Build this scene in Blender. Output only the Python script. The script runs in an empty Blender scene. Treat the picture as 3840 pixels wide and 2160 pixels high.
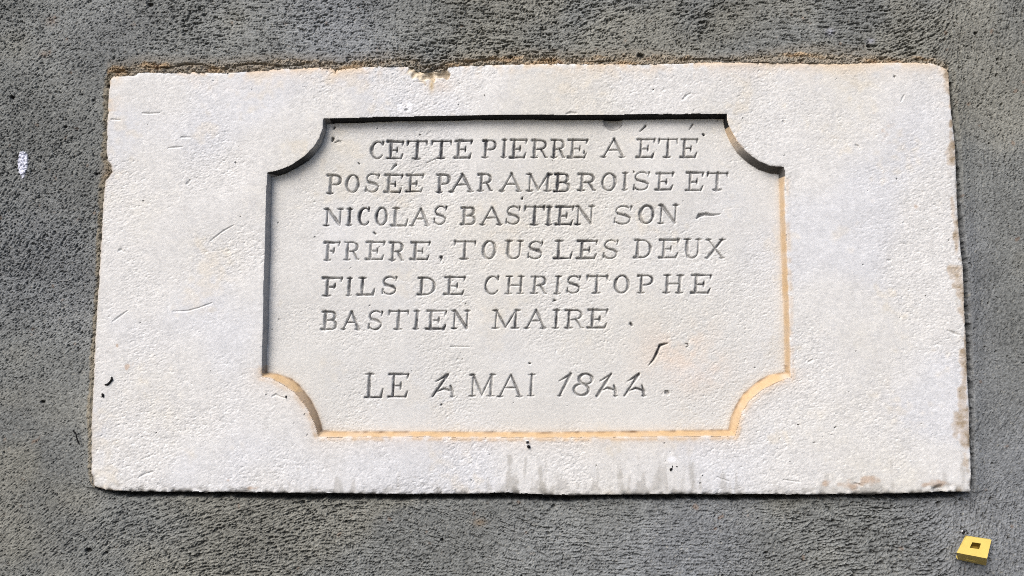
import bpy, math, numpy as np
from mathutils import Vector, Matrix

sc = bpy.context.scene
R = math.radians

# ---------------------------------------------------------------- camera
FPX = 2773.0                      # focal length in pixels of a 3840 px wide frame
M = 1.0 / 2700.0                  # metres on the wall per photo pixel at the centre
DIST = FPX * M
PITCH, YAW, ROLL = R(4.7), R(1.9), R(0.1)      # looks up a little and a little to the left
fwd = np.array([-math.sin(YAW) * math.cos(PITCH), math.cos(YAW) * math.cos(PITCH), math.sin(PITCH)])
right = np.array([math.cos(YAW), math.sin(YAW), 0.0])
up = np.cross(right, fwd)
right, up = right * math.cos(ROLL) + up * math.sin(ROLL), up * math.cos(ROLL) - right * math.sin(ROLL)
HEIGHT = 2.3                      # the plaque hangs above eye level
CAM = np.array([0.0, 0.0, HEIGHT]) - fwd * DIST
cam_data = bpy.data.cameras.new("camera")
cam_data.sensor_width = 36.0
cam_data.lens = FPX / 3840.0 * 36.0
cam_data.clip_start = 0.01
cam_data.clip_end = 200.0
cam = bpy.data.objects.new("camera", cam_data)
sc.collection.objects.link(cam)
m = Matrix.Identity(4)
for i in range(3):
    m[i][0], m[i][1], m[i][2], m[i][3] = right[i], up[i], -fwd[i], CAM[i]
cam.matrix_world = m
sc.camera = cam

# ---------------------------------------------------------------- world, sun, exposure
SUN_EL, SUN_AZ = R(43), R(-34)       # azimuth measured from straight in front of the wall, minus = left
world = bpy.data.worlds.new("World")
sc.world = world
world.use_nodes = True
nt = world.node_tree
bg = nt.nodes["Background"]
sky = nt.nodes.new("ShaderNodeTexSky")
sky.sky_type = 'NISHITA'
sky.sun_disc = False
sky.sun_elevation = SUN_EL
to_sun = Vector((math.sin(SUN_AZ) * math.cos(SUN_EL), -math.cos(SUN_AZ) * math.cos(SUN_EL), math.sin(SUN_EL)))
sky.sun_rotation = math.atan2(to_sun.x, to_sun.y)
sky.dust_density = 3.0
sky.air_density = 0.8
sky.ozone_density = 0.6
nt.links.new(sky.outputs[0], bg.inputs[0])
bg.inputs[1].default_value = 0.10
sun_data = bpy.data.lights.new("sun", 'SUN')
sun_data.energy = 1.5
sun_data.angle = R(34)
sun_data.color = (1.0, 0.975, 0.95)
sun = bpy.data.objects.new("sun", sun_data)
sun.rotation_euler = to_sun.to_track_quat('Z', 'Y').to_euler()
sun.location = (0, -3, 5)
sc.collection.objects.link(sun)
sc.view_settings.view_transform = 'Standard'
sc.view_settings.look = 'None'
sc.view_settings.gamma = 1.0
sc.view_settings.exposure = 0.82
sc.cycles.diffuse_bounces = 1
sc.cycles.use_denoising = False
sc.cycles.filter_width = 1.0

# ---------------------------------------------------------------- maths helpers
def project(X, Y, Z):
    dx, dy, dz = X - CAM[0], Y - CAM[1], Z - CAM[2]
    d = dx * fwd[0] + dy * fwd[1] + dz * fwd[2]
    u = (dx * right[0] + dy * right[1] + dz * right[2]) / d
    v = (dx * up[0] + dy * up[1] + dz * up[2]) / d
    return (1920 + FPX * u).astype(np.float32), (1080 - FPX * v).astype(np.float32)

def at(px, py, y=0.0):
    """point of the place, at depth y behind the face of the stone, that the photo shows at px, py"""
    r = fwd + right * ((px - 1920) / FPX) - up * ((py - 1080) / FPX)
    return CAM + r * ((y - CAM[1]) / r[1])

def sstep(a, b, x):
    t = np.clip((x - a) / (b - a), 0, 1)
    return t * t * (3 - 2 * t)

def gnoise(shape, sx, sz, seed, ang=0.0):
    """smooth random field with mean 0 and deviation 1; sx, sz = grain size in cells along / across ang"""
    rng = np.random.default_rng(seed)
    w = rng.standard_normal(shape).astype(np.float32)
    fz = np.fft.fftfreq(shape[0])[:, None]
    fx = np.fft.rfftfreq(shape[1])[None, :]
    a = fx * math.cos(ang) + fz * math.sin(ang)
    b = -fx * math.sin(ang) + fz * math.cos(ang)
    k = np.exp(-2 * math.pi ** 2 * ((a * sx) ** 2 + (b * sz) ** 2))
    f = np.fft.irfft2(np.fft.rfft2(w) * k, s=shape).astype(np.float32)
    return f / (f.std() + 1e-9)

def seg_dist(PX, PY, poly):
    d = np.full(PX.shape, 1e12, np.float32)
    n = len(poly)
    for i in range(n):
        ax, ay = poly[i]; bx, by = poly[(i + 1) % n]
        ex, ey = bx - ax, by - ay
        L = ex * ex + ey * ey + 1e-9
        t = np.clip(((PX - ax) * ex + (PY - ay) * ey) / L, 0, 1)
        dx = PX - ax - t * ex; dy = PY - ay - t * ey
        np.minimum(d, dx * dx + dy * dy, out=d)
    return np.sqrt(d)

def inside(PX, PY, poly):
    c = np.zeros(PX.shape, bool)
    n = len(poly)
    for i in range(n):
        ax, ay = poly[i]; bx, by = poly[(i + 1) % n]
        if ay == by: continue
        k = (ay > PY) != (by > PY)
        c ^= k & (PX < (bx - ax) * (PY - ay) / (by - ay) + ax)
    return c

def sdist(PX, PY, poly):
    d = seg_dist(PX, PY, poly)
    return np.where(inside(PX, PY, poly), d, -d).astype(np.float32)

def blob(PX, PY, cx, cy, rx, ry):
    return np.exp(-(((PX - cx) / rx) ** 2 + ((PY - cy) / ry) ** 2))

def axis(parts):
    """parts = [(start, end, step), ...] joined into one increasing coordinate list"""
    out = [parts[0][0]]
    for a, b, s in parts:
        n = max(1, int(round((b - a) / s)))
        out += list(a + (b - a) * (np.arange(n) + 1) / n)
    return np.array(out)

# ---------------------------------------------------------------- object helpers
def link(name, me, mat, parent=None, smooth=True, **props):
    o = bpy.data.objects.new(name, me)
    sc.collection.objects.link(o)
    if mat: me.materials.append(mat)
    if parent: o.parent = parent
    for k, v in props.items(): o[k] = v
    return o

def grid_part(name, fmask, V, COL, mat, parent, origin=(0, 0, 0), smooth=False, **props):
    """the quads of a grid picked by fmask, as one mesh object. V (nz,nx,3), COL (nz,nx,3)"""
    nx = V.shape[1]
    r, c = np.nonzero(fmask)
    if len(r) == 0: return None
    q = np.stack([r * nx + c, (r + 1) * nx + c, (r + 1) * nx + c + 1, r * nx + c + 1], 1).astype(np.int64)
    u, inv = np.unique(q.ravel(), return_inverse=True)
    me = bpy.data.meshes.new(name)
    me.vertices.add(len(u))
    me.vertices.foreach_set("co", (V.reshape(-1, 3)[u] - np.array(origin)).astype(np.float32).ravel())
    me.loops.add(q.size)
    me.loops.foreach_set("vertex_index", inv.astype(np.int32).ravel())
    me.polygons.add(len(q))
    me.polygons.foreach_set("loop_start", (np.arange(len(q)) * 4).astype(np.int32))
    me.update(calc_edges=True)
    me.polygons.foreach_set("use_smooth", np.full(len(q), smooth))
    ca = me.color_attributes.new("Col", 'FLOAT_COLOR', 'POINT')
    cc = np.ones((len(u), 4), np.float32)
    cc[:, :3] = COL.reshape(-1, 3)[u]
    ca.data.foreach_set("color", cc.ravel())
    return link(name, me, mat, parent, **props)

def material(name, rough=0.9, bump=0.0, scale=900.0, mott=0.0, mscale=40.0, stretch=(1, 1, 1), color=None, dist=0.001, spec=0.2):
    mt = bpy.data.materials.new(name); mt.use_nodes = True
    t = mt.node_tree; N = t.nodes; L = t.links
    p = N["Principled BSDF"]
    p.inputs["Roughness"].default_value = rough
    p.inputs["Specular IOR Level"].default_value = spec
    geo = N.new("ShaderNodeNewGeometry")
    if color is None:
        a = N.new("ShaderNodeAttribute"); a.attribute_name = "Col"; src = a.outputs["Color"]
    else:
        a = N.new("ShaderNodeRGB"); a.outputs[0].default_value = (*color, 1); src = a.outputs[0]
    mp = N.new("ShaderNodeMapping"); mp.inputs["Scale"].default_value = stretch
    L.new(geo.outputs["Position"], mp.inputs[0])
    if mott > 0:
        n1 = N.new("ShaderNodeTexNoise"); n1.inputs["Scale"].default_value = mscale
        n1.inputs["Detail"].default_value = 6; n1.inputs["Roughness"].default_value = 0.65
        L.new(mp.outputs[0], n1.inputs["Vector"])
        mr = N.new("ShaderNodeMapRange")
        mr.inputs["From Min"].default_value = 0.25; mr.inputs["From Max"].default_value = 0.75
        mr.inputs["To Min"].default_value = 1 - mott; mr.inputs["To Max"].default_value = 1 + mott
        L.new(n1.outputs["Fac"], mr.inputs["Value"])
        mx = N.new("ShaderNodeVectorMath"); mx.operation = 'SCALE'
        L.new(src, mx.inputs[0]); L.new(mr.outputs[0], mx.inputs["Scale"])
        src = mx.outputs[0]
    L.new(src, p.inputs["Base Color"])
    if bump > 0:
        n2 = N.new("ShaderNodeTexNoise"); n2.inputs["Scale"].default_value = scale
        n2.inputs["Detail"].default_value = 4; n2.inputs["Roughness"].default_value = 0.6
        L.new(mp.outputs[0], n2.inputs["Vector"])
        b = N.new("ShaderNodeBump"); b.inputs["Strength"].default_value = bump
        b.inputs["Distance"].default_value = dist
        L.new(n2.outputs["Fac"], b.inputs["Height"]); L.new(b.outputs[0], p.inputs["Normal"])
    return mt

# ---------------------------------------------------------------- outlines read from the photo (pixels of the 3840 px frame)
SLAB = [(415,297),(424,284),(450,285),(510,280),(517,273),(542,269),(611,271),(681,268),(795,271),(845,272),(894,268),(969,263),
 (1043,256),(1237,253),(1250,262),(1257,273),(1264,262),(1300,256),(1340,253),(1499,244),(1548,248),(1560,262),(1590,268),(1618,266),
 (1648,262),(1677,248),(1727,243),(1876,242),(2050,238),(2125,238),(2560,236),(2709,232),(2878,231),(2982,234),(3107,237),(3156,238),
 (3231,233),(3454,233),(3500,237),(3530,247),(3554,258),(3561,278),(3566,350),(3571,422),(3576,480),(3584,547),(3593,720),(3598,819),(3608,944),
 (3616,1028),(3621,1167),(3627,1316),(3631,1440),(3636,1539),(3638,1664),(3643,1788),(3643,1838),(3636,1846),(3529,1847),(3405,1852),
 (3107,1856),(2808,1856),(2560,1854),(2473,1855),(2125,1860),(1901,1850),(1777,1855),(1578,1855),(1280,1852),(845,1846),(497,1843),
 (397,1838),(356,1826),(344,1812),(340,1778),(340,1639),(343,1539),(349,1438),(358,1217),(368,1068),(378,919),(380,819),(385,750),
 (388,716),(394,676),(408,660),(420,645),(417,620),(400,600),(398,560),(400,497),(404,420),(407,348)]
LIP = [(1212,443),(1297,442),(1450,439),(1779,433),(1975,430),(2060,431),(2115,433),(2150,431),(2256,431),(2423,428),(2600,427),(2727,426),
 (2727,449),(2733,470),(2746,494),(2763,526),(2790,560),(2817,585),(2844,604),(2885,620),(2912,625),(2939,625),(2941,646),(2943,720),
 (2953,968),(2962,1217),(2967,1391),(2969,1417),(2940,1424),(2908,1438),(2858,1465),(2812,1503),(2784,1549),(2769,1594),(2759,1636),(2560,1636),
 (2025,1641),(1578,1638),(1193,1638),(1188,1620),(1178,1588),(1160,1549),(1133,1505),(1103,1472),(1063,1444),(1024,1424),(979,1414),
 (986,1217),(989,1068),(994,919),(999,720),(1004,648),(1043,640),(1093,620),(1143,586),(1178,548),(1198,516),(1210,482)]
FLOOR = [(1225,464),(1368,460),(1462,455),(1779,450),(2115,450),(2256,449),(2714,446),
 (2715,466),(2721,492),(2737,530),(2765,574),(2803,609),(2844,636),(2885,650),(2920,653),
 (2922,720),(2930,968),(2941,1217),(2946,1396),(2883,1408),(2838,1435),(2790,1478),(2764,1519),(2744,1564),(2734,1613),
 (2560,1615),(2025,1622),(1578,1619),(1280,1619),(1208,1615),(1204,1590),(1190,1549),(1168,1505),(1143,1470),(1118,1440),(1093,1421),
 (1043,1404),(1000,1397),(1009,1167),(1014,968),(1019,720),(1021,666),(1068,653),(1113,631),(1158,603),(1188,573),(1210,539),(1222,500)]
DEPTH = 38 * M                   # how deep the inscribed field lies below the border

# ---------------------------------------------------------------- carved characters
TK, TN, SE = 5.4, 3.0, 5.0       # half widths of a stem, a hairline, a serif end (pixels)
def A_(cx, cy, rx, ry, a0, a1, ws, n=14):
    out = []
    for i in range(n + 1):
        t = i / n; a = R(a0 + (a1 - a0) * t)
        if callable(ws): w = ws(a)
        else: w = ws
        out.append((cx + rx * math.cos(a), cy + ry * math.sin(a), w))
    return out
def stem(u, v0=0.0, v1=1.0, w=TK): return [(u, v0, w), (u, v1, w)]
def bar(u0, u1, v, w0=TN, w1=TN): return [(u0, v, w0), (u1, v, w1)]
def ser(u, v, h=.16): return [(u - h, v, 2.2), (u, v, SE), (u + h, v, 2.2)]
rnd = lambda a: TN + (TK - TN) * abs(math.cos(a)) ** 1.5
GL = {
 'A': [[(.5,1,TN),(.1,0,TN)], [(.5,1,4.5),(.66,.62,TK),(.9,0,TK)], bar(.28,.72,.4), ser(.1,0,.11), ser(.88,0,.12)],
 'B': [stem(.2), bar(.02,.6,1,SE,TN), A_(.55,.76,.27,.24,90,-90,rnd), bar(.25,.6,.52), A_(.58,.26,.34,.26,90,-90,rnd), bar(.02,.6,0,SE,TN)],
 'C': [A_(.55,.5,.48,.5,38,322,lambda a: TN+(TK-TN)*max(0,-math.cos(a))), [(.92,.8,TN),(.92,.98,SE)]],
 'D': [stem(.2), bar(.02,.5,1,SE,TN), A_(.45,.5,.5,.5,90,-90,rnd), bar(.02,.5,0,SE,TN)],
 'E': [stem(.24), bar(.02,1,1,SE,TN), [(.99,1,SE),(.97,.8,2.0)], bar(.3,.64,.48), [(.64,.64,2.2),(.62,.48,SE),(.64,.34,2.2)],
       bar(.02,.92,0,SE,TN), [(.9,.0,SE),(1,.24,2.0)]],
 'F': [stem(.24), bar(.02,1,1,SE,TN), [(.99,1,SE),(.97,.8,2.0)], bar(.3,.64,.5), [(.68,.68,2.2),(.62,.5,SE),(.62,.4,2.2)], ser(.24,0,.2)],
 'H': [stem(.2), stem(.8), ser(.2,1), ser(.8,1), ser(.2,0), ser(.8,0), bar(.2,.8,.5)],
 'I': [stem(.5), ser(.5,1,.5), ser(.5,0,.5)],
 'L': [stem(.24), ser(.24,1,.22), bar(.02,.92,0,SE,TN), [(.9,0,SE),(1,.36,2.0)]],
 'M': [stem(.14,w=TN), [(.14,1,SE),(.5,.06,4.4)], [(.5,.06,TN),(.84,1,TN)], stem(.85), ser(.1,1,.1), ser(.9,1,.1), ser(.14,0,.12), ser(.85,0,.14)],
 'N': [stem(.16,w=TN), [(.16,1,SE),(.84,.05,TK)], stem(.85,w=TN), ser(.1,1,.1), ser(.85,1,.14), ser(.16,0,.14)],
 'O': [A_(.5,.5,.46,.5,0,360,lambda a: TN+(TK-TN)*abs(math.cos(a))**1.3,24)],
 'P': [stem(.24), bar(.02,.6,1,SE,TN), A_(.6,.74,.34,.26,90,-90,rnd), bar(.3,.62,.47), ser(.24,0,.22)],
 'R': [stem(.22), bar(.02,.55,1,SE,TN), A_(.56,.75,.3,.25,90,-90,rnd), bar(.3,.6,.48), [(.58,.48,4),(.74,.28,5),(.88,.03,4.4),(1.0,.0,2.4)], ser(.22,0,.2)],
 'S': [A_(.5,.74,.4,.26,40,200,TN), [(.1,.68,TN),(.24,.56,TK),(.7,.46,TK),(.9,.34,4.2)], A_(.48,.26,.42,.26,20,-150,TN), [(.9,.76,2.2),(.93,.96,SE)], [(.06,.3,2.2),(.05,.06,3.6)]],
 'T': [stem(.5), bar(.02,.98,1,TN,TN), [(.03,1,SE),(.0,.76,2.0)], [(.97,1,SE),(1,.78,2.0)], ser(.5,0,.2)],
 'U': [stem(.2,.3,1), A_(.5,.3,.3,.3,180,360,lambda a: TN+(TK-TN)*max(0,-math.cos(a))), stem(.8,.3,1,TN), ser(.2,1,.18), ser(.8,1,.15)],
 'X': [[(.85,1,TK),(.14,0,TK)], [(.12,1,TN),(.9,.0,TN)], ser(.12,1,.12), ser(.86,1,.16), ser(.12,0,.1), ser(.9,0,.1)],
 '1': [[(.98,1,TK),(.1,0,TK)], [(.96,.97,TK),(.1,.68,2.2)], ser(.1,0,.14)],
 '8': [A_(.64,.76,.34,.24,0,360,rnd,20), A_(.4,.26,.38,.26,0,360,rnd,20)],
 '4': [[(.72,1,TK),(.04,0,4.6)], [(.7,.97,TK),(.2,.68,2.2)], [(.26,.24,2.6),(.55,.36,4.6),(.9,.26,3.6)], [(.86,.48,3.4),(.93,.22,TK),(.94,0,TN)], ser(.94,0,.08)],
}
# character, left, right, top, base (photo pixels) line by line
TEXT = [
 "C1389-1440:530-597 E1450-1513:529-595 T1525-1602:528-596 T1615-1694:528-595 E1704-1770:527-593 P1808-1862:527-594 I1881-1902:524-593 E1911-1975:524-593 R1990-2056:525-593 R2065-2122:524-592 E2128-2203:523-592 A2255-2348:520-591 E2386-2456:522-592 T2468-2540:522-592 E2551-2616:522-592",
 "P1225-1281:656-726 O1297-1348:655-723 S1368-1424:651-722 E1440-1507:654-722 E1521-1586:654-720 P1634-1688:653-721 A1684-1779:652-720 R1790-1850:653-718 A1874-1960:651-718 M1972-2071:652-717 B2078-2141:651-719 R2166-2236:651-715 O2256-2312:649-716 I2333-2355:649-714 S2375-2439:645-716 E2456-2525:649-714 E2571-2638:647-716 T2651-2731:648-714",
 "N1214-1288:782-848 I1300-1323:782-846 C1342-1388:778-846 O1408-1452:777-846 L1467-1531:778-848 A1537-1614:780-848 S1625-1677:771-843 B1728-1788:777-843 A1800-1887:776-844 S1896-1954:772-843 T1966-2043:773-844 I2047-2072:774-843 E2083-2151:774-843 N2155-2232:772-843 S2302-2373:771-841 O2397-2455:769-839 N2467-2546:769-839",
 "F1215-1274:909-978 R1290-1350:908-976 E1372-1442:907-975 R1459-1517:908-978 E1538-1612:907-975 T1702-1784:904-973 O1808-1860:903-972 U1890-1966:902-972 S1979-2039:903-972 L2078-2149:901-970 E2163-2240:902-970 S2261-2321:899-971 D2378-2445:899-968 E2472-2546:898-967 U2563-2635:896-968 X2645-2721:897-969",
 "F1209-1283:1042-1111 I1301-1322:1042-1110 L1342-1408:1042-1108 S1432-1491:1037-1106 D1566-1635:1040-1107 E1666-1743:1038-1106 C1815-1873:1035-1105 H1892-1970:1036-1104 R1989-2055:1036-1103 I2080-2105:1035-1102 S2124-2180:1033-1101 T2199-2280:1034-1101 O2303-2361:1032-1101 P2390-2452:1032-1100 H2484-2568:1031-1100 E2592-2668:1030-1100",
 "B1205-1267:1168-1238 A1280-1352:1169-1237 S1379-1437:1165-1238 T1456-1533:1166-1236 I1550-1574:1165-1236 E1597-1674:1165-1236 N1691-1763:1164-1234 M1844-1952:1163-1233 A1968-2051:1161-1232 I2072-2099:1162-1232 R2116-2192:1162-1233 E2203-2278:1161-1231",
 "L1367-1438:1402-1492 E1456-1531:1402-1490 41616-1704:1404-1490 M1758-1859:1404-1488 A1866-1963:1404-1489 I1979-2006:1404-1487 12092-2143:1401-1486 82148-2225:1401-1486 42234-2316:1401-1487 42338-2421:1401-1487",
]
CHARS = []      # (part name, strokes in photo pixels)
jr = np.random.default_rng(4)
for line in TEXT:
    for w in line.split():
        ch, rest = w[0], w[1:]
        xs, ys = rest.split(':')
        x0, x1 = map(float, xs.split('-')); yt, yb = map(float, ys.split('-'))
        lean = 4.0 if ch not in '148' else 0.0
        st = []
        for s in GL[ch]:
            jx, jy = jr.normal(0, .5, 2)
            st.append([(x0 + 2 + u * (x1 - x0 - 4) + lean * (v - .5) + jx, yb - 2 - v * (yb - yt - 4) + jy, wd * jr.uniform(.88, 1.1)) for u, v, wd in s])
        CHARS.append(('carved_digit' if ch.isdigit() else 'carved_letter', st))
for nm, pts in [('carved_accent', [(2421,472,4.6),(2412,482,3.8),(2401,493,1.8)]), ('carved_accent', [(2598,467,3.8),(2592,476,3),(2585,487,1.6)]),
                ('carved_accent', [(1485,617,3.6),(1477,624,3),(1468,636,1.6)]), ('carved_accent', [(1403,873,4.8),(1409,878,4.2)]),
                ('carved_comma', [(1654,965,5.4),(1656,969,2.4),(1652,979,1.0)]),
                ('carved_dash', [(2614,818,3),(2623,808,6.5),(2648,803,6),(2672,807,3.2),(2700,804,1.5)]),
                ('carved_dot', [(2366,1214,6.5),(2370,1220,6.5)]), ('carved_dot', [(2501,1472,7.5),(2505,1475,7)])]:
    CHARS.append((nm, [pts]))
# chips, scratches and cracks in the stone; (points, depth factor)
MARKS_FACE = [[(536,425,1.5),(560,426,3),(598,424,1)], [(680,516,1.5),(700,514,2.8),(715,516,1)], [(632,556,1),(655,553,2.4),(684,551,1)],
 [(420,449,2.6),(452,451,1.5)], [(700,690,2),(706,683,4),(711,676,2)], [(446,940,3),(455,936,4),(463,944,2.5)], [(423,1206,1.5),(445,1190,2.8),(478,1166,1)],
 [(650,1168,1),(705,1166,2),(745,1155,1.6),(795,1137,1)], [(790,903,1),(835,868,1.8),(876,845,1)], [(520,1790,1),(545,1777,3),(570,1770,2)], [(2562,372,3),(2575,358,4),(2590,350,1.5)],
 [(3209,545,2),(3218,549,4),(3224,556,2)], [(3035,1358,3.4),(3048,1350,2.6)], [(3556,1240,2),(3580,1250,4.4),(3597,1256,2)], [(3330,976,2.4),(3340,977,2)],
 [(3205,1813,1.5),(3222,1817,3),(3232,1823,1.5)], [(2125,428,2),(2140,423,4),(2160,425,2)], [(1525,413,4),(1520,412,3)], [(2690,1790,1),(2718,1800,2),(2732,1806,1)], [(1020,1488,1.5),(1035,1480,3),(1050,1488,2),(1070,1493,1)],
 [(3380,380,1.5),(3386,366,2.6),(3390,358,1)], [(2940,455,4),(2943,459,3.6)], [(2940,1800,1),(3000,1808,1)]]
MARKS_FLOOR = [[(2505,1288,1.5),(2490,1291,4),(2476,1296,5.5),(2467,1316,5),(2452,1347,4.4),(2433,1371,1)], [(2571,1290,1.5),(2580,1290,2),(2582,1298,2),(2575,1302,1.5)],
 [(1248,520,4.5),(1246,528,4.5)], [(1255,478,4),(1251,483,3)], [(2074,1130,1.5),(2079,1126,4),(2086,1127,1.5)], [(1985,1363,3.5),(1989,1364,3)], [(1690,1300,1),(1760,1301,1)],
 [(1600,610,1.2),(1630,596,1.5),(1660,590,1)], [(1255,536,1.5),(1270,528,2),(1280,530,1)], [(1348,615,2.5),(1344,611,2)], [(2637,504,4),(2641,507,3.5)], [(1958,745,4),(1960,741,2.5)],
 [(2378,646,3.5),(2376,643,2)], [(2191,575,3),(2191,567,2)]]

# ================================================================ THE STONE
BL, TR = at(300, 1905), at(3700, 190)
PL, PR = at(955, 1660), at(2990, 400)
s0, s1 = 0.00120, 0.00082
xs = axis([(BL[0], PL[0], s0), (PL[0], PR[0], s1), (PR[0], TR[0], s0)])
zs = axis([(BL[2], PL[2], 0.0011), (PL[2], PR[2], s1), (PR[2], TR[2], 0.0011)])
X, Z = np.meshgrid(xs, zs)
shp = X.shape
# noise for the stone is made on an even lattice so that its grain has one size over the whole face
us = 0.00085
iu = np.clip(((xs - xs[0]) / us).round().astype(int), 0, None); ju = np.clip(((zs - zs[0]) / us).round().astype(int), 0, None)
def snoise(sx, sz, seed, ang=0.0):
    f = gnoise((ju[-1] + 1, iu[-1] + 1), sx, sz, seed, ang)
    return f[np.ix_(ju, iu)]
PX, PY = project(X, np.zeros_like(X), Z)
PXF, PYF = project(X, np.full_like(X, DEPTH), Z)

ws = snoise(3.0, 3.0, 11); wl = snoise(14, 14, 12); wh = snoise(45, 45, 13)
ds = sdist(PX, PY, SLAB)
dss = ds + 1.1 * ws + 0.8 * wl * np.clip(1 - np.abs(ds) / 60, 0, 1)
dl = sdist(PX, PY, LIP) + 0.25 * ws + 0.7 * wl
dfl = sdist(PXF, PYF, FLOOR) + 0.15 * ws
din = np.clip(dl, 0, None); dout = np.clip(-dfl, 0, None)
t = np.where(dl <= 0, 0, np.where(dfl >= 0, 1, din / (din + dout + 1e-6)))
# soft worn arris at the bottom and right mouldings, crisp at the top and left
Y = DEPTH * t
Y += 3.0 * M * np.exp(-np.clip(-dl, 0, None) / 5.0) * (dl <= 0) * np.where((PY > 1300) | (PX > 2700), 1.0, 0.35)
# the face is not flat: slow waves, dressing marks, fine grain
ang = -0.45
g1 = snoise(3.0, 1.1, 21, 0.42); g2 = snoise(1.7, 0.95, 22, 0.2); g3 = snoise(0.95, 0.8, 23, .3)
amp = 0.37 + 0.27 * np.tanh(wh * 1.0 + 0.5 * wl)
amp = amp * np.where(PX > 2300, .75, 1.0)
Y += M * (2.0 * wh + 0.5 * wl)
grain = (0.22 * g1 + 0.34 * g2 + 0.50 * g3) * amp
grain = grain + 1.1 * np.clip(g1 * 0.5 + g2 * 0.6 + g3 * .5 - 1.35, 0, None) * amp
wall_zone = (t > 0.02) & (t < 0.98)
Y += M * grain * np.where(wall_zone, 0.5, 1.0)
pit = np.clip(snoise(1.6, 1.4, 24) - 3.0, 0, None)
Y += M * 4 * pit
# broken patch at the middle of the top edge
chip = sstep(0.45, 0.75, blob(PX, PY, 1600, 268, 95, 42) + 0.12 * ws)
Y += M * chip * (4 + 3.0 * ws + 2 * snoise(6, 5, 31))
# crumbly edges, mostly bottom and right
crumb = np.exp(-np.clip(ds, 0, None) / 9) * ((PY > 1700) | (PX > 3500) | (PY < 300))
Y += M * crumb * (2.2 + 2.0 * ws * (PY > 1700) + 1.0 * ws)
lump = blob(PX, PY, 3525, 1838, 40, 14)
Y += M * lump * (10 + 8 * ws)
# round drill hollow under the top lip
hx, hy, hr = 2298.0, 450.0, 36.0
rr = np.sqrt((PXF - hx) ** 2 + ((PYF - hy)) ** 2) / hr
bowl = np.clip(1 - rr ** 2, 0, 1)
Y += M * 15 * np.sqrt(bowl) * (t > .9) + M * 16 * np.sqrt(bowl) * ((t <= .9) & (t > 0.05))
Y += M * 3.0 * np.exp(-((rr - 1.12) / 0.09) ** 2) * (t > .9) * (PYF > 470)

CID = np.full(shp, -1, np.int32); G = np.zeros(shp, np.float32)
wob = 1 + 0.08 * wl + 0.12 * ws
def carve(PXa, PYa, strokes, slope, cid, wobble=True, cap=3.3):
    P = [(p[0], p[1]) for s in strokes for p in s]
    x0 = min(p[0] for p in P) - 9; x1 = max(p[0] for p in P) + 9
    y0 = min(p[1] for p in P) - 9; y1 = max(p[1] for p in P) + 9
    mid = shp[0] // 2
    k = (PXa > x0) & (PXa < x1) & (PYa > y0) & (PYa < y1)
    r = np.nonzero(k.any(1))[0]; c = np.nonzero(k.any(0))[0]
    if len(r) == 0 or len(c) == 0: return
    sl = (slice(r[0], r[-1] + 1), slice(c[0], c[-1] + 1))
    px, py = PXa[sl], PYa[sl]
    best = np.zeros(px.shape, np.float32); sh = np.zeros(px.shape, np.float32)
    for s in strokes:
        for (ax, ay, aw), (bx, by, bw) in zip(s[:-1], s[1:]):
            ex, ey = bx - ax, by - ay
            L = ex * ex + ey * ey + 1e-9
            tt = np.clip(((px - ax) * ex + (py - ay) * ey) / L, 0, 1)
            d = np.hypot(px - ax - tt * ex, py - ay - tt * ey)
            rad = (aw + (bw - aw) * tt) * (wob[sl] if wobble else 1)
            np.maximum(best, np.clip(rad - d, 0, None), out=best)
            np.maximum(sh, rad + 3.2 - d, out=sh)
    g = np.minimum(best, cap) * slope + np.clip(sh, 0, 3.2) * 0.7
    new = g > G[sl]
    G[sl] = np.where(new, g, G[sl])
    if cid >= 0:
        CID[sl] = np.where(new & (best > 0.9), cid, CID[sl])
for i, (nm, st) in enumerate(CHARS):
    carve(PXF, PYF, st, 2.9, i)
for s in MARKS_FLOOR: carve(PXF, PYF, [s], 4, -1)
for s in MARKS_FACE: carve(PX, PY, [s], 0.7, -1)
Y += M * G
# the outer edge: rounded arris, then steep side going back into the wall
Y += 3.0 * M * np.exp(-np.clip(dss, 0, None) / 3.0)
Y += np.clip(-dss, 0, None) * M * 40.0
Y = np.minimum(Y, 0.036)

# ---- colour of the stone (its own tints, dirt and ochre)
def mixc(C, col, k): return C + (np.array(col, np.float32) - C) * np.clip(k, 0, 1)[..., None]
C = np.empty(shp + (3,), np.float32); C[:] = (0.668, 0.665, 0.652)
warm = snoise(60, 60, 41); warm2 = snoise(22, 26, 42); mot = snoise(4, 4, 43)
C = mixc(C, (0.645, 0.625, 0.565), sstep(-.6, 2.6, warm + 0.5 * warm2 + 0.3 * mot) * 0.6)
C = mixc(C, (0.64, 0.66, 0.705), sstep(0.2, 1.8, -warm + 0.4 * warm2) * 0.5)
ochre_n = sstep(1.2, 2.6, warm2 + 0.5 * mot)
C = mixc(C, (0.64, 0.57, 0.45), ochre_n * 0.3)
C *= (1 + 0.02 * mot + 0.055 * np.clip(g3, -2.5, 1.5) * (.5 + amp) + 0.03 * g2)[..., None]
inpanel = t > 0.98
C = mixc(C, (0.61, 0.605, 0.575), inpanel * (0.30 + 0.30 * sstep(900, 1500, PY)))
C = mixc(C, (0.68, 0.585, 0.50), inpanel * (blob(PXF, PYF, 2560, 1330, 150, 110) + .6 * blob(PXF, PYF, 2640, 1400, 90, 60)) * sstep(-2.2, 1.8, warm2 + mot * .5))
C = mixc(C, (0.70, 0.70, 0.70), inpanel * 0.5 * blob(PXF, PYF, 2600, 1400, 120, 40))
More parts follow.
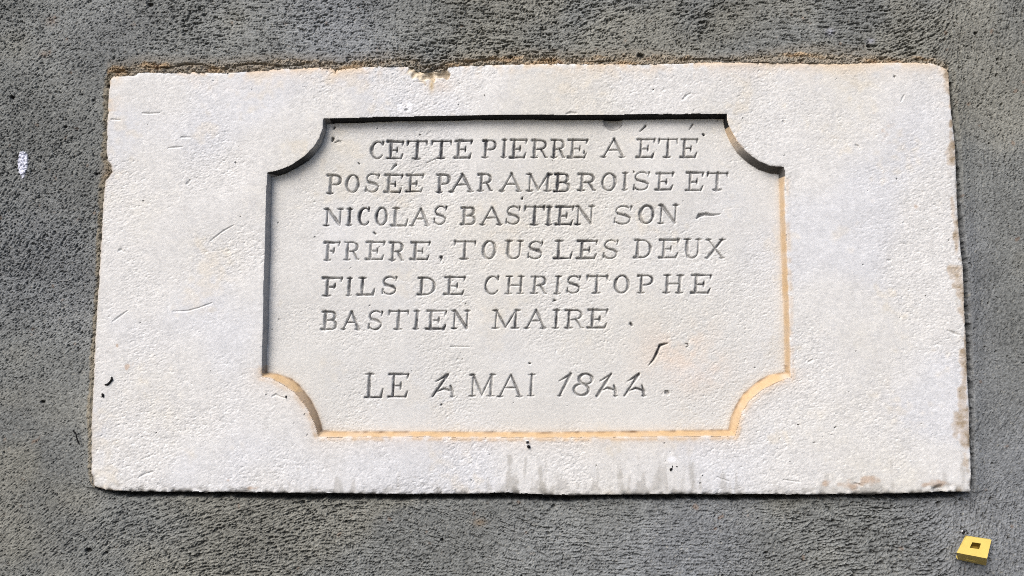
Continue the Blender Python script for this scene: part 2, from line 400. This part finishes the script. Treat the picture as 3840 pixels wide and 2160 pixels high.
# ochre wash along the bottom and right mouldings
OR, ORD = (0.56, 0.39, 0.215), (0.50, 0.33, 0.17)
along = np.where(PY > 1400, 1.0, 0.0)
lowright = (PX > 2650) & (PY > 660)
low = (PY > 1370)
upright = (PX > 2690) & (PY <= 660) & (PY > 425)
band = np.clip(1 - np.abs(dl - 10) / 34.0, 0, 1)
k_low = low | lowright
onb = sstep(-4, 3, dl + 1.5 * ws) * (1 - sstep(-1, 3, dfl))
C = mixc(C, OR, onb * k_low * np.where(lowright & (PY < 1390), 0.62, 0.86) * (0.9 + 0.1 * mot))
lc = (PX < 1230) & (PY > 1470) & (PY < 1625)
C = mixc(C, (0.42, 0.33, 0.25), onb * lc * 0.6)
C = mixc(C, (0.72, 0.52, 0.32), onb * upright * sstep(600, 470, PY) * 0.7)
C = mixc(C, (0.17, 0.15, 0.13), onb * upright * sstep(520, 610, PY) * 0.85)  # painted shade where this curve turns to face down
bleed = np.exp(-((dl + 8) / 8.0) ** 2) * (dl < 2) * k_low
C = mixc(C, ORD, bleed * np.where(PY > 1600, 0.62, 0.32) * sstep(-2.4, 1.0, ws + 0.8 * mot))
bleed2 = np.exp(-np.clip(-dl, 0, None) / 26.0) * (dl < 0) * k_low * (PY > 1380)
C = mixc(C, (0.66, 0.50, 0.34), bleed2 * 0.38)
bleed3 = np.exp(-np.clip(dfl, 0, None) / 9.0) * (dfl > 0) * k_low
C = mixc(C, (0.56, 0.42, 0.26), bleed3 * 0.45)
# shade of the top edge and left reveal is painted into the moulding colours below
# warm staining of the top edge
te = np.exp(-np.clip(ds, 0, None) / 22.0) * (PY < 420)
C = mixc(C, (0.66, 0.48, 0.29), te * 0.75 * sstep(-0.6, 1.4, warm2 + 0.6 * mot + 1.1 * (PX > 2600)))
C = mixc(C, (0.72, 0.60, 0.42), chip * 0.8)
C = mixc(C, (0.22, 0.17, 0.12), chip * sstep(0.7, 1.8, ws + mot * .4) * 0.5)
C = mixc(C, (0.55, 0.42, 0.22), blob(PX, PY, 1618, 318, 9, 24) * 0.9)
C = mixc(C, (0.60, 0.47, 0.36), blob(PX, PY, 1650, 320, 50, 26) * 0.35)
# grey and brown growth on the right edge
re_ = sum(a * blob(PX, PY, x, y, rx, ry) for x, y, rx, ry, a in [(3568,575,22,45,.8),(3575,780,8,60,.6),(3590,900,12,70,.75),(3575,1015,34,24,1.0),
   (3600,1080,22,60,1.0),(3618,1150,14,60,.8),(3620,1380,16,60,.95),(3612,1340,18,30,.8),(3610,1500,18,60,1.0),(3600,1590,30,50,1.1),(3622,1620,18,60,1.0),(3615,1730,18,30,.8),(3624,1235,8,60,.6),
   (3554,285,16,20,.6),(3565,440,7,90,.5)])
rk = sstep(0.25, 0.85, re_ + (0.16 * mot + 0.10 * ws) * np.clip(re_ * 4, 0, 1))
C = mixc(C, (0.30, 0.265, 0.21), rk * (0.48 + .2 * ws + .16 * g3))
C = mixc(C, (0.52, 0.38, 0.24), sstep(.2, .5, re_ + .2 * ws * np.clip(re_ * 4, 0, 1)) * 0.35)
# grey streaks climbing from the bottom edge
vn = snoise(2.5, 22, 51); vn2 = snoise(8, 16, 52)
lenf = 26 + 30 * np.clip(vn, -.8, 3) + 14 * vn2
zone = 0.35 + 0.9 * sstep(1800, 1900, PX) * (1 - sstep(2750, 2860, PX)) + 0.8 * sstep(2950, 3060, PX) * (1 - sstep(3380, 3450, PX)) + 0.7 * sstep(3430, 3500, PX) + 0.35 * sstep(1000, 1100, PX) * (1 - sstep(1500, 1560, PX))
bk = sstep(-0.6, 1.6, (lenf * zone - ds) / 22 + 0.45 * mot + 0.35 * g3 + .3 * ws) * (PY > 1600)
C = mixc(C, (0.38, 0.365, 0.335), bk * 0.45)
C = mixc(C, (0.17, 0.16, 0.14), np.exp(-np.clip(ds, 0, None) / 11) * (PY > 1760) * sstep(.2, 1.5, ws * .8 + mot * .6 + .3 * g3 + .5 * zone) * .75)
C = mixc(C, (0.30, 0.23, 0.15), np.exp(-np.clip(ds, 0, None) / 16) * (PX > 3540) * sstep(.3, 1.6, ws * .7 + mot * .7 + .4 * g3) * .8)
st_ = sum(a * blob(PX, PY, x, y, rx, ry) for x, y, rx, ry, a in [(1905,1838,42,26,1.0),(1925,1812,36,16,.8),(1912,1770,12,50,.7),(1912,1715,10,30,.5),(2028,1800,11,55,.85),(2035,1838,16,20,.9),
   (2165,1828,16,20,.7),(2322,1745,11,55,.55),(2328,1820,14,40,.6),(2240,1790,9,45,.5),(2395,1770,10,60,.5),(2592,1790,14,35,.75),(2598,1760,12,26,.6),(2470,1800,10,50,.4),(1100,1840,20,16,.6),(1655,1830,26,14,.5),(1180,1834,30,14,.5),(960,1832,30,10,.6)])
C = mixc(C, (0.30, 0.285, 0.25), sstep(.15, 1.0, st_ + (.14 * mot + .12 * ws + .14 * g3) * np.clip(st_ * 3, 0, 1)) * 0.5)
br_ = sum(a * blob(PX, PY, x, y, rx, ry) for x, y, rx, ry, a in [(3265,1800,45,22,1),(3200,1820,36,20,.8),(3120,1812,50,16,.6),(858,1802,9,9,.9),(950,1830,22,10,.8),(480,1372,10,12,1.0),(472,1382,5,10,.8),(498,1366,6,14,.8),(440,1296,5,7,.9),(1558,1790,8,6,.6),(3500,1815,60,18,.7),(400,1444,16,6,.6),(3275,425,12,6,.8),(3420,775,45,30,.45),(3320,1000,20,20,.2),(3330,490,50,60,.35)])
C = mixc(C, (0.48, 0.33, 0.22), sstep(.3, .9, br_ + .2 * ws * np.clip(br_ * 3, 0, 1)) * 0.6)
# black crud at the very bottom arris
C = mixc(C, (0.09, 0.085, 0.08), np.exp(-((ds - 1) / 5.0) ** 2) * (PY > 1780) * sstep(-0.8, .8, ws + mot * .4 + .3) * 0.75)
C = mixc(C, (0.36, 0.28, 0.19), np.exp(-np.clip(ds, 0, None) / 5.0) * (PX < 460) * 0.6)
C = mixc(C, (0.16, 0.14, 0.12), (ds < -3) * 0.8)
# dirt lodged in the cuts
worn = snoise(10, 10, 55)
C = mixc(C, (0.09, 0.09, 0.10), sstep(2.8, 9.0, G) * np.clip(0.46 + 0.24 * worn + 0.12 * g3 + 0.20 * sstep(760, 600, PYF), .2, .95))
C = mixc(C, (0.05, 0.05, 0.05), sstep(.2, 1.0, pit) * 0.8)
C = mixc(C, (0.33, 0.32, 0.31), inpanel * (rr < 1.1) * 0.6 * (0.8 + .2 * ws))
# white scuffs
sc_ = sstep(.35, .8, blob(PX, PY, 1525, 400, 60, 26) * sstep(.3, 1.4, vn) + blob(PX, PY, 2380, 345, 20, 16) * sstep(0, 1, ws) + blob(PX, PY, 2518, 1722, 22, 16))
C = mixc(C, (0.86, 0.87, 0.90), sc_ * 0.8)
C = np.clip(C, 0.01, 0.9)

# moulding: shade painted black under top lip, grey on left reveal; ochre low down
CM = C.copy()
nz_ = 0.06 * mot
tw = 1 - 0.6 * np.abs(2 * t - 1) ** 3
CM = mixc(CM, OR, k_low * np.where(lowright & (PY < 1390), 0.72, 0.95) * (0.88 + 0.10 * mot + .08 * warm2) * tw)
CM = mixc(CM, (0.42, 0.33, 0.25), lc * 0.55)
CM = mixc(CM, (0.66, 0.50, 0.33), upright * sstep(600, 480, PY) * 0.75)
CM = mixc(CM, (0.09, 0.085, 0.08), upright * sstep(520, 620, PY) * 0.9)  # shade painted on the down-facing end of the upper right curve
CM = mixc(CM, (0.02, 0.02, 0.02), ((PY < 475) & (PX < 2735)) * 1.0)  # shade of the down-facing top lip, put into the colour
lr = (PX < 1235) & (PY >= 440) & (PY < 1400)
CM = mixc(CM, (0.30, 0.30, 0.305), lr * (0.88 + nz_))  # left reveal's shade painted as an even grey
CM = mixc(CM, (0.02, 0.02, 0.02), lr * (PY < 652) * sstep(1190, 1130, PX) * 0.9)  # deeper painted shade on the down-facing part of the upper left curve
lowline = np.exp(-(dfl / 3.8) ** 2) * low * (0.6 + .3 * ws)
CM = mixc(CM, (0.22, 0.14, 0.08), lowline * .8); C = mixc(C, (0.22, 0.14, 0.08), lowline * .7)
kf = (low | lowright) * np.maximum(sstep(-1.5, 2.0, dfl), sstep(1.5, -2.0, dl))
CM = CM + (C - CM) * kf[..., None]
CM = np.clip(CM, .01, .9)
V = np.stack([X, Y, Z], -1)
# face masks
def fmean(A): return (A[:-1, :-1] + A[1:, :-1] + A[:-1, 1:] + A[1:, 1:]) * .25
tf = fmean(t); yf = fmean(Y); dsf = fmean(ds)
keep = yf < 0.0355
keep &= dsf > -14
cidf = CID[:-1, :-1].copy()
for sub in (CID[1:, :-1], CID[:-1, 1:], CID[1:, 1:]):
    cidf = np.maximum(cidf, sub)
mat_stone = material("weathered_limestone", rough=0.92, bump=0.5, scale=1000, mott=0.05, mscale=160, dist=0.0008, stretch=(0.8, 1, 1.5))
org = (0.0, 0.036, float(at(1920, 1850)[2]))
plaque = bpy.data.objects.new("stone_plaque", None); sc.collection.objects.link(plaque)
plaque.location = org
plaque["label"] = "pale weathered stone plaque with seven lines of French carved in its sunk field"
plaque["category"] = "plaque"
is_ch = (cidf >= 0) & (tf > .98)
grid_part("border", keep & (tf <= 0.01), V, C, mat_stone, plaque, org)
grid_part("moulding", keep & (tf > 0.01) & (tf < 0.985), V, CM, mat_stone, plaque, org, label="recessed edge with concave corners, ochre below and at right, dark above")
panel = grid_part("inscribed_field", keep & (tf >= 0.985) & ~is_ch, V, C, mat_stone, plaque, org)
for i, (nm, st) in enumerate(CHARS):
    x0 = min(p[0] for s in st for p in s)
    k = (cidf == i) & is_ch
    r = np.nonzero(k.any(1))[0]; c = np.nonzero(k.any(0))[0]
    if len(r) == 0: continue
    a, b, e, f = r[0], r[-1] + 1, c[0], c[-1] + 1
    grid_part(nm, k[a:b, e:f], V[a:b + 1, e:f + 1], C[a:b + 1, e:f + 1], mat_stone, panel, org)

# ================================================================ THE WALL
L0, T0 = at(-60, 2240, .01), at(3910, -90, .01)
L0[0] = at(-60, -70, .01)[0]
cell = 0.0013
xw = axis([(L0[0] - 1.3, L0[0] - .10, 0.04), (L0[0] - .10, L0[0], 0.004), (L0[0], T0[0], cell), (T0[0], T0[0] + .10, 0.004), (T0[0] + .10, T0[0] + 1.3, 0.04)])
zw = axis([(L0[2] - 1.3, L0[2] - .1, 0.04), (L0[2] - .1, L0[2], 0.004), (L0[2], T0[2], cell), (T0[2], T0[2] + .1, 0.004), (T0[2] + .1, T0[2] + 1.1, 0.04)])
X2, Z2 = np.meshgrid(xw, zw)
s2 = X2.shape
P2, Q2 = project(X2, np.full_like(X2, 0.003), Z2)        # where the photo shows this spot of the wall
E2, F2 = project(X2, np.zeros_like(X2), Z2)
de = sdist(E2, F2, SLAB)                                   # minus = outside the stone
out_ = np.clip(-de, 0, None)
zt, zb = at(1920, 240)[2], at(1920, 1855)[2]
xl, xr = at(380, 1080)[0], at(3620, 1080)[0]
tz = np.clip((zt - Z2) / (zt - zb), -0.3, 1.15)
tx = np.clip((X2 - xl) / (xr - xl), -0.1, 1.1)
base = 0.0020 + 0.0075 * sstep(-0.1, 1.0, tz) + 0.0045 * sstep(0.2, 1.0, tx)
left_top = np.maximum((X2 < xl + 0.02) * 1.0, 0) * (Z2 > zb - .002)
flush = np.exp(-(out_ / 34.0) ** 2) * (((F2 < 300) & (E2 < 3560)) | ((E2 < 430) & (F2 < 1830)))
Y2 = base * (1 - flush) + 0.0012 * flush
wn1 = gnoise(s2, 90, 60, 61); wn2 = gnoise(s2, 30, 20, 62)
horiz = sstep(-120, 60, np.where(F2 < 1000, 250 - F2, F2 - 1830)) * sstep(150, 900, E2)
rightz = sstep(3480, 3640, E2)
leftz = sstep(620, 330, E2)
# direction of the trowel strokes: level above and below the stone, slanting at the left, upright at the right
theta = horiz * 0.04 + (1 - horiz) * (leftz * 0.75 + (1 - leftz) * 0.5)
theta = theta * (1 - rightz) + 1.32 * rightz + 0.22 * np.tanh(wn1) + 0.12 * np.tanh(wn2)
NA = 9
u_ = np.clip(theta / (math.pi / NA) + 2, 0, NA - 1.001); k0 = u_.astype(int); fr = u_ - k0
strk = np.zeros(s2, np.float32); strk2 = np.zeros(s2, np.float32)
for k in range(NA):
    w_ = np.where(k0 == k, 1 - fr, 0) + np.where(k0 + 1 == k, fr, 0)
    if w_.max() <= 0: continue
    an = (k - 2) * math.pi / NA
    strk += w_ * gnoise(s2, 3.6, 0.5, 600 + k, an); strk2 += w_ * gnoise(s2, 1.7, 0.45, 640 + k, an)
nrm_ = np.sqrt((1 - fr) ** 2 + fr ** 2)
strk /= nrm_; strk2 /= nrm_
n_i = gnoise(s2, 0.42, 0.38, 67)
n_b = gnoise(s2, 2.0, 1.6, 68)
calm = sstep(-.3, 1.2, gnoise(s2, 60, 45, 73) + .3 * wn2)     # places where the float smoothed the coat
ampw = (1.0 + 0.30 * np.tanh(wn1 + .5 * wn2)) * (1 - 0.5 * rightz) * (1 + 0.15 * horiz) * (1 - 0.35 * calm)
strong = 0.26 + 0.30 * horiz + 0.16 * np.tanh(gnoise(s2, 26, 18, 74))
n_g = gnoise(s2, 0.8, 0.7, 75)
rel = strong * strk * 1.15 + (strong + .12) * strk2 + 0.75 * n_i + 0.18 * n_g + 0.10 * n_b
sharp = rel * .8 + 2.6 * np.clip(rel - 0.75, 0, 2.2)           # plus = into the wall: narrow deep cracks between flat tops
holes = np.clip(gnoise(s2, 1.3, 1.2, 69) - 2.3, 0, None)
Y2 += M * (1.25 * ampw * sharp + 4.5 * wn1 * .5 + 1.4 * wn2 + 9 * holes * (1 + .3 * horiz))
near = np.exp(-(out_ / 30.0) ** 2)
# smeared smooth fillet right of the stone
fil = np.exp(-((out_ - 32) / 30.0) ** 2) * (E2 > 3540) * (F2 > 250) * (F2 < 1850)
Y2 -= M * 8 * fil * sstep(25, 32, out_)
# narrow joint along the right edge
jw = 25 + 2 * n_b - 7 * sstep(900, 400, F2)
Y2 += 0.014 * ((E2 > 3540) & (F2 > 300) & (F2 < 1860)) * sstep(0, -4, out_ - jw)
# gap under the stone
gap = (F2 > 1780) & (E2 > 352) & (E2 < 3640)
gw = 25 + 2.5 * wn2 + 2.0 * n_b - 14 * sstep(500, 360, E2) - 9 * sstep(3560, 3640, E2) - 5 * blob(E2, F2, 2150, 1870, 160, 60) - 7 * blob(E2, F2, 3150, 1870, 120, 60)
gk = gap * sstep(1.5, -2.5, out_ - gw)
Y2 += 0.024 * gk
# ragged mortar over the top edge
topm = (F2 < 330) & (E2 > 400) & (E2 < 3570)
mb = topm * sstep(34, 20, out_ + 5 * wn2 + 3 * n_b)
crack = np.exp(-((out_ - 16 - 7 * gnoise(s2, 14, 3, 70)) / 3.2) ** 2) * topm * sstep(-.6, .6, gnoise(s2, 16, 6, 71) + .2)
Y2 += M * (mb * (2.5 * n_b + 3 * n_i * .6 + 2) + 11 * crack)
leftm = (E2 < 430) & (F2 > 270) & (F2 < 1840) & (de < 0)
lb = leftm * sstep(24, 12, out_ + 3 * wn2 + 2 * n_b)
Y2 += M * lb * (2.2 * n_b + 1.5 + 3 * sstep(8, 3, out_))
Y2 = np.where(de > 4, np.maximum(Y2, 0.012), Y2)
# colours of the render coat
W = np.empty(s2 + (3,), np.float32); W[:] = (0.196, 0.204, 0.197)
cn1 = gnoise(s2, 70, 80, 81); cn2 = gnoise(s2, 16, 14, 82)
W = mixc(W, (0.200, 0.212, 0.226), sstep(0, 1.6, cn1) * 0.8)
W = mixc(W, (0.200, 0.198, 0.172), sstep(0.1, 1.6, -cn1 + .4 * cn2) * 0.8)
W *= (1 + 0.10 * np.tanh(cn2) - 0.16 * np.clip(n_i, -2, 2) - 0.10 * np.clip(rel, -1.5, 2) + 0.03 * n_b)[..., None]
gr = gnoise(s2, .45, .45, 83)
W = mixc(W, (0.34, 0.335, 0.30), sstep(1.4, 2.8, gr) * 0.8)
W = mixc(W, (0.07, 0.07, 0.07), sstep(1.7, 2.8, -gr) * 0.6)
W *= (1 + 0.22 * horiz * sstep(60, 10, out_) * (F2 < 400))[..., None]
W = mixc(W, (0.24, 0.16, 0.11), sstep(2.3, 3.2, gnoise(s2, 2, 2, 84)) * 0.5)
br = gnoise(s2, 8, 3, 85)
W = mixc(W, (0.42, 0.355, 0.265), mb * (0.62 + 0.2 * br))
W = mixc(W, (0.50, 0.33, 0.17), mb * sstep(.1, 1.3, br) * 0.6)
W = mixc(W, (0.16, 0.08, 0.05), mb * sstep(1.4, 2.2, n_b + .3 * br) * 0.7)
W = mixc(W, (0.07, 0.06, 0.05), crack * .55)
W = mixc(W, (0.22, 0.18, 0.13), topm * sstep(70, 30, out_ + 8 * wn2) * 0.35)
W = mixc(W, (0.25, 0.22, 0.165), lb * 0.85)
W = mixc(W, (0.05, 0.045, 0.04), lb * sstep(.8, 1.8, n_b) * 0.7)
W = mixc(W, (0.26, 0.19, 0.12), blob(P2, Q2, 1797, 1962, 22, 14) * .6 + blob(P2, Q2, 400, 650, 22, 40) * .5)
W = mixc(W, (0.25, 0.17, 0.12), blob(P2, Q2, 195, 80, 20, 18) * .35 + blob(P2, Q2, 170, 205, 18, 12) * .4)
W = mixc(W, (0.03, 0.03, 0.03), gk)  # shade in the gap under the stone, painted near black
# single holes that stand out
for hx_, hy_, hr_ in [(2405,207,13),(1915,213,9),(3262,166,9),(1656,2028,8),(2210,1852,6),(357,650,8),(2882,2082,7),(3190,2055,6),(3668,118,6),(3720,532,6),(243,475,6),(308,356,5),(320,2070,10),(385,2078,6),(150,1508,7),(3660,1708,6),(3735,1875,5),(3735,1740,4),(45,365,6),(565,18,12),(3320,300,7),(2718,310,7),(1450,1965,5),(560,1395,5)]:
    k = np.sqrt(((P2 - hx_) / hr_) ** 2 + ((Q2 - hy_) / (hr_ * .75)) ** 2) + .22 * n_b
    hk = sstep(1.15, .6, k)
    Y2 += M * 14 * hk; W = mixc(W, (0.03, 0.028, 0.025), hk * .9)
# broad tone changes of the coat
W *= (1 - 0.13 * blob(E2, F2, 230, 780, 260, 420) - 0.10 * blob(E2, F2, 150, 1900, 260, 250) + 0.12 * blob(E2, F2, 3760, 420, 110, 420)
      + 0.10 * blob(E2, F2, 1500, 130, 900, 90) - 0.10 * blob(E2, F2, 3760, 1150, 130, 300) + .06 * np.tanh(gnoise(s2, 34, 26, 90)))[..., None]
# white paint daub
du, dv = (P2 - 80 - (Q2 - 610) * -0.05), (Q2 - 613)
dk = sstep(1.1, .86, np.sqrt((du / (19 - 0.06 * dv)) ** 2 + (dv / 45) ** 2) + .06 * n_b + 0.05 * n_i)
W = mixc(W, (0.72, 0.74, 0.85), dk * (0.98 - 0.6 * sstep(1.5, 2.3, n_b)))
Y2 -= M * 3.5 * dk
W = mixc(W, (0.35, 0.36, 0.42), blob(P2, Q2, 3115, 118, 14, 12) * .7 + blob(P2, Q2, 3270, 150, 14, 10) * .6)
W = np.clip(W, 0.005, 0.9)

V2 = np.stack([X2, Y2, Z2], -1)
def fm(A): return (A[:-1, :-1] + A[1:, :-1] + A[:-1, 1:] + A[1:, 1:]) * .25
keep2 = fm(de.astype(np.float32)) < 26
daub = fm(dk.astype(np.float32)) > .5
mort = ((fm(mb.astype(np.float32)) > .5) | (fm(lb.astype(np.float32)) > .5)) & (fm(de.astype(np.float32)) < 8)
mat_wall = material("cement_render", rough=0.95, bump=0.6, scale=900, mott=0.22, mscale=700, dist=0.0012, stretch=(0.55, 1, 1.4))
mat_mortar = material("crumbling_mortar", rough=0.95, bump=0.7, scale=420, mott=0.3, mscale=260, dist=0.0015)
wo = (0.0, 0.06, 0.0)
wall = grid_part("rendered_wall", keep2 & ~daub & ~mort, V2, W, mat_wall, None, (0, 0, 0),
                 label="rough grey cement render wall surrounding the stone plaque", category="wall")
grid_part("mortar_joint", keep2 & mort, V2, W, mat_mortar, wall, (0, 0, 0), label="crumbling brown mortar along the top and left of the plaque")
mat_daub = material("white_paint", rough=0.7, bump=0.3, scale=300, dist=0.001)
grid_part("paint_daub", keep2 & daub, V2, W, mat_daub, wall, (0, 0, 0), label="small upright white paint daub left of the plaque")

# ================================================================ SMALL THINGS
mat_black = material("black_husk", rough=0.75, bump=0.3, scale=900, color=(0.006, 0.006, 0.007), dist=0.0005)
mat_white = material("white_husk", rough=0.8, bump=0.3, scale=900, color=(0.8, 0.8, 0.8), dist=0.0005)
def wormy(name, pts, y, mat, origin=None, seed=0):
    """an uneven little body following photo points (px, py, radius px) on the surface at depth y"""
    rg = np.random.default_rng(seed)
    P = []
    for (a, b) in zip(pts[:-1], pts[1:]):
        for k in range(4):
            s = k / 4
            P.append([a[j] + (b[j] - a[j]) * s for j in range(3)])
    P.append(list(pts[-1]))
    C3 = [at(p[0], p[1], y - p[2] * M * .7) for p in P]
    rad = [p[2] * M * rg.uniform(.82, 1.18) for p in P]
    rad[0] *= .5; rad[-1] *= .5
    n = 8; vs = []; fs = []
    for i, c in enumerate(C3):
        d = C3[min(i + 1, len(C3) - 1)] - C3[max(i - 1, 0)]
        d = d / np.linalg.norm(d); s_ = np.cross(d, [0, 1, 0]); s_ /= np.linalg.norm(s_)
        o_ = np.cross(s_, d)
        for k in range(n):
            a = 2 * math.pi * k / n
            vs.append(c + (s_ * math.cos(a) + o_ * math.sin(a)) * rad[i] * rg.uniform(.85, 1.15))
    for i in range(len(C3) - 1):
        for k in range(n):
            fs.append((i * n + k, i * n + (k + 1) % n, (i + 1) * n + (k + 1) % n, (i + 1) * n + k))
    fs.append(tuple(range(n))[::-1]); fs.append(tuple(range((len(C3) - 1) * n, len(C3) * n)))
    o3 = np.array(origin if origin is not None else C3[0])
    me = bpy.data.meshes.new(name); me.from_pydata([tuple(v - o3) for v in vs], [], fs); me.update()
    for p in me.polygons: p.use_smooth = True
    o = link(name, me, mat)
    if origin is None: o.location = o3
    return o
def tag(o, label, cat, group=None):
    o["label"] = label; o["category"] = cat
    if group: o["group"] = group
SF = 0.0005
def thing(name, label, cat, anchor, bodies, group="dark specks stuck to the stone and wall"):
    e = bpy.data.objects.new(name, None); sc.collection.objects.link(e); e.location = anchor
    tag(e, label, cat, group)
    for i, (pn, pts, mt) in enumerate(bodies):
        o = wormy(pn, pts, anchor[1], mt, origin=anchor, seed=i + len(label)); o.parent = e
    return e
thing("husk", "curved black husk on the left border of the plaque, larger of two", "husk", at(405, 1430, SF),
      [("body", [(393,1443,3),(402,1442,4),(412,1434,4.6),(419,1423,4.6),(419,1413,3)], mat_black), ("head", [(416,1415,2.4),(416,1410,2)], mat_white)])
thing("husk", "smaller black husk just below the curved one, by the plaque's left edge", "husk", at(385, 1484, SF),
      [("body", [(382,1475,3),(387,1483,4.4),(385,1490,3.6)], mat_black), ("leg", [(384,1484,1.4),(377,1486,1)], mat_black), ("leg", [(384,1488,1.4),(377,1490,1)], mat_black)])
thing("husk", "two-part black husk with white rims below the ochre bottom moulding", "husk", at(1980, 1666, SF),
      [("body", [(1976,1656,6),(1980,1661,6)], mat_black), ("body", [(1978,1671,4.6),(1983,1676,5.6),(1986,1680,4)], mat_black),
       ("rim", [(1971,1655,2),(1977,1652,2.2),(1984,1655,2)], mat_white), ("rim", [(1970,1666,1.8),(1978,1667,2),(1986,1670,2)], mat_white)])
thing("husk", "black hooked husk under a white scuff near the plaque's bottom edge", "husk", at(2516, 1758, SF),
      [("body", [(2522,1744,2.6),(2521,1754,2.4),(2516,1761,5.4),(2511,1760,4)], mat_black), ("fleck", [(2509,1724,1.6),(2510,1727,2)], mat_black), ("fleck", [(2513,1730,1.6),(2514,1734,1.6)], mat_black)])
tag(wormy("speck", [(2538,1747,3),(2538,1752,3.2)], SF, mat_black, seed=5), "tiny black speck right beside the hooked husk near the bottom edge", "speck", "dark specks stuck to the stone and wall")
tag(wormy("speck", [(1060,1438,3.2),(1062,1446,3)], SF + .004, mat_black, seed=6), "black speck on the ochre curve at the lower left corner of the sunk field", "speck", "dark specks stuck to the stone and wall")
tag(wormy("speck", [(1073,1483,3.2),(1073,1495,3.2)], SF, mat_black, seed=7), "upright black speck on the border just under the lower left curve", "speck", "dark specks stuck to the stone and wall")
tag(wormy("speck", [(1816,355,3),(1818,358,2.8)], SF, mat_black, seed=8), "black speck on the top border, upper of two close together", "speck", "dark specks stuck to the stone and wall")
tag(wormy("speck", [(1834,402,2.2),(1834,406,2.4)], SF, mat_black, seed=9), "small black speck on the top border, lower of two close together", "speck", "dark specks stuck to the stone and wall")
tag(wormy("speck", [(2633,1781,2.6),(2634,1783,2.4)], SF, mat_black, seed=10), "round black speck near the bottom edge, right of the grey streaks", "speck", "dark specks stuck to the stone and wall")
tag(wormy("speck", [(789,1389,2.6),(790,1391,2.4)], SF, mat_black, seed=11), "round black speck on the left border beside an ochre streak", "speck", "dark specks stuck to the stone and wall")
tag(wormy("twig", [(276,1611,2.6),(277,1619,3),(284,1624,2),(287,1640,3),(291,1653,2.8),(299,1668,2)], .004, mat_black, seed=12), "thin black twig stuck upright on the wall left of the plaque", "twig")
thing("husk", "black curled husk with a white side just above the yellow block", "husk", at(3617, 1993, .009),
      [("body", [(3610,2003,4),(3614,1997,4.6),(3619,1990,3.4)], mat_black), ("leg", [(3622,1986,2),(3626,1993,1.8),(3627,2003,2)], mat_black),
       ("shell", [(3607,1995,2),(3609,1989,2.4)], mat_white), ("shell", [(3617,2001,2.4),(3622,1994,2)], mat_white)])

# ---- the yellow block: a square block with a square hollow, leaning out from the wall
wy = 0.0105
near_, back_ = 54 * M, 4 * M
q = [at(3627.6, 2010.7, wy - back_), at(3717.9, 2024.3, wy - back_), at(3701.5, 2094.2, wy - near_ - back_), at(3587.2, 2072.4, wy - near_ - back_)]   # far left, far right, near right, near left of the bright face
lowr = [at(3591.6, 2097.9, wy - 3 * M), at(3698.4, 2121.5, wy - 3 * M)]                                  # lower corners of the dark side
inn = [at(3646.5, 2033.2, 0), at(3679, 2038.2, 0), at(3671.3, 2059.6, 0), at(3636.3, 2054, 0)]
a0, a1, a2, a3 = q
nrm = np.cross(a1 - a0, a3 - a0); nrm /= np.linalg.norm(nrm)
if nrm[1] > 0: nrm = -nrm
def on_plane(p):
    r = p - CAM; return CAM + r * (np.dot(a0 - CAM, nrm) / np.dot(r, nrm))
inn = [on_plane(p) for p in inn]
# keep the bright face flat
q[2] = on_plane(q[2])
org_b = (q[0] + q[1]) / 2 * 1.0; org_b[1] = wy
back = [np.array([q[0][0], wy + .003, q[0][2]]), np.array([q[1][0], wy + .003, q[1][2]]), np.array([lowr[1][0], wy + .003, lowr[1][2] + .002]), np.array([lowr[0][0], wy + .003, lowr[0][2] + .002])]
deep = [p - nrm * 22 * M for p in inn]
vs = q + lowr + back + inn
fs = [(0,1,11,10),(1,2,12,11),(2,3,13,12),(3,0,10,13),   # bright face round the hole
      (3,2,5,4),(4,5,8,9),(0,3,4,9,6),(1,7,8,5,2),(0,6,7,1)]
e = bpy.data.objects.new("yellow_block", None); sc.collection.objects.link(e); e.location = org_b
tag(e, "small yellow block with a square hollow, at the lower right of the wall", "block")
mat_y = material("yellow_plastic", rough=0.55, color=(0.66, 0.50, 0.13), bump=0.12, scale=260, mott=0.08, mscale=150, dist=0.0005, spec=.3)
me = bpy.data.meshes.new("block_body"); me.from_pydata([tuple(v - org_b) for v in vs], [], fs); me.update()
import bmesh
bm = bmesh.new(); bm.from_mesh(me); bmesh.ops.recalc_face_normals(bm, faces=bm.faces); bm.to_mesh(me); bm.free()
ob = link("block_body", me, mat_y, e)
vs = inn + deep
fs = [(0,1,5,4),(1,2,6,5),(2,3,7,6),(3,0,4,7),(4,5,6,7)]
me = bpy.data.meshes.new("hollow"); me.from_pydata([tuple(v - org_b) for v in vs], [], fs); me.update()
mat_h = material("hollow_brown", rough=0.7, color=(0.22, 0.14, 0.02), mott=0.1, mscale=150)
link("hollow", me, mat_h, e)
def ridge(name, A, B, w):
    d = B - A; d /= np.linalg.norm(d); s_ = np.cross(d, [0, 1, 0]); s_ /= np.linalg.norm(s_); o_ = np.cross(s_, d)
    vs = [p + s_ * w * a + o_ * w * b for p in (A, B) for a, b in ((-1,-1),(1,-1),(1,1),(-1,1))]
    fs = [(0,1,5,4),(1,2,6,5),(2,3,7,6),(3,0,4,7),(0,3,2,1),(4,5,6,7)]
    me = bpy.data.meshes.new(name); me.from_pydata([tuple(v - org_b) for v in vs], [], fs); me.update()
    return link(name, me, mat_y, e)
ridge("seam_line", at(3624, 2097.5, wy - 26 * M), at(3661, 2105, wy - 26 * M), .5 * M)
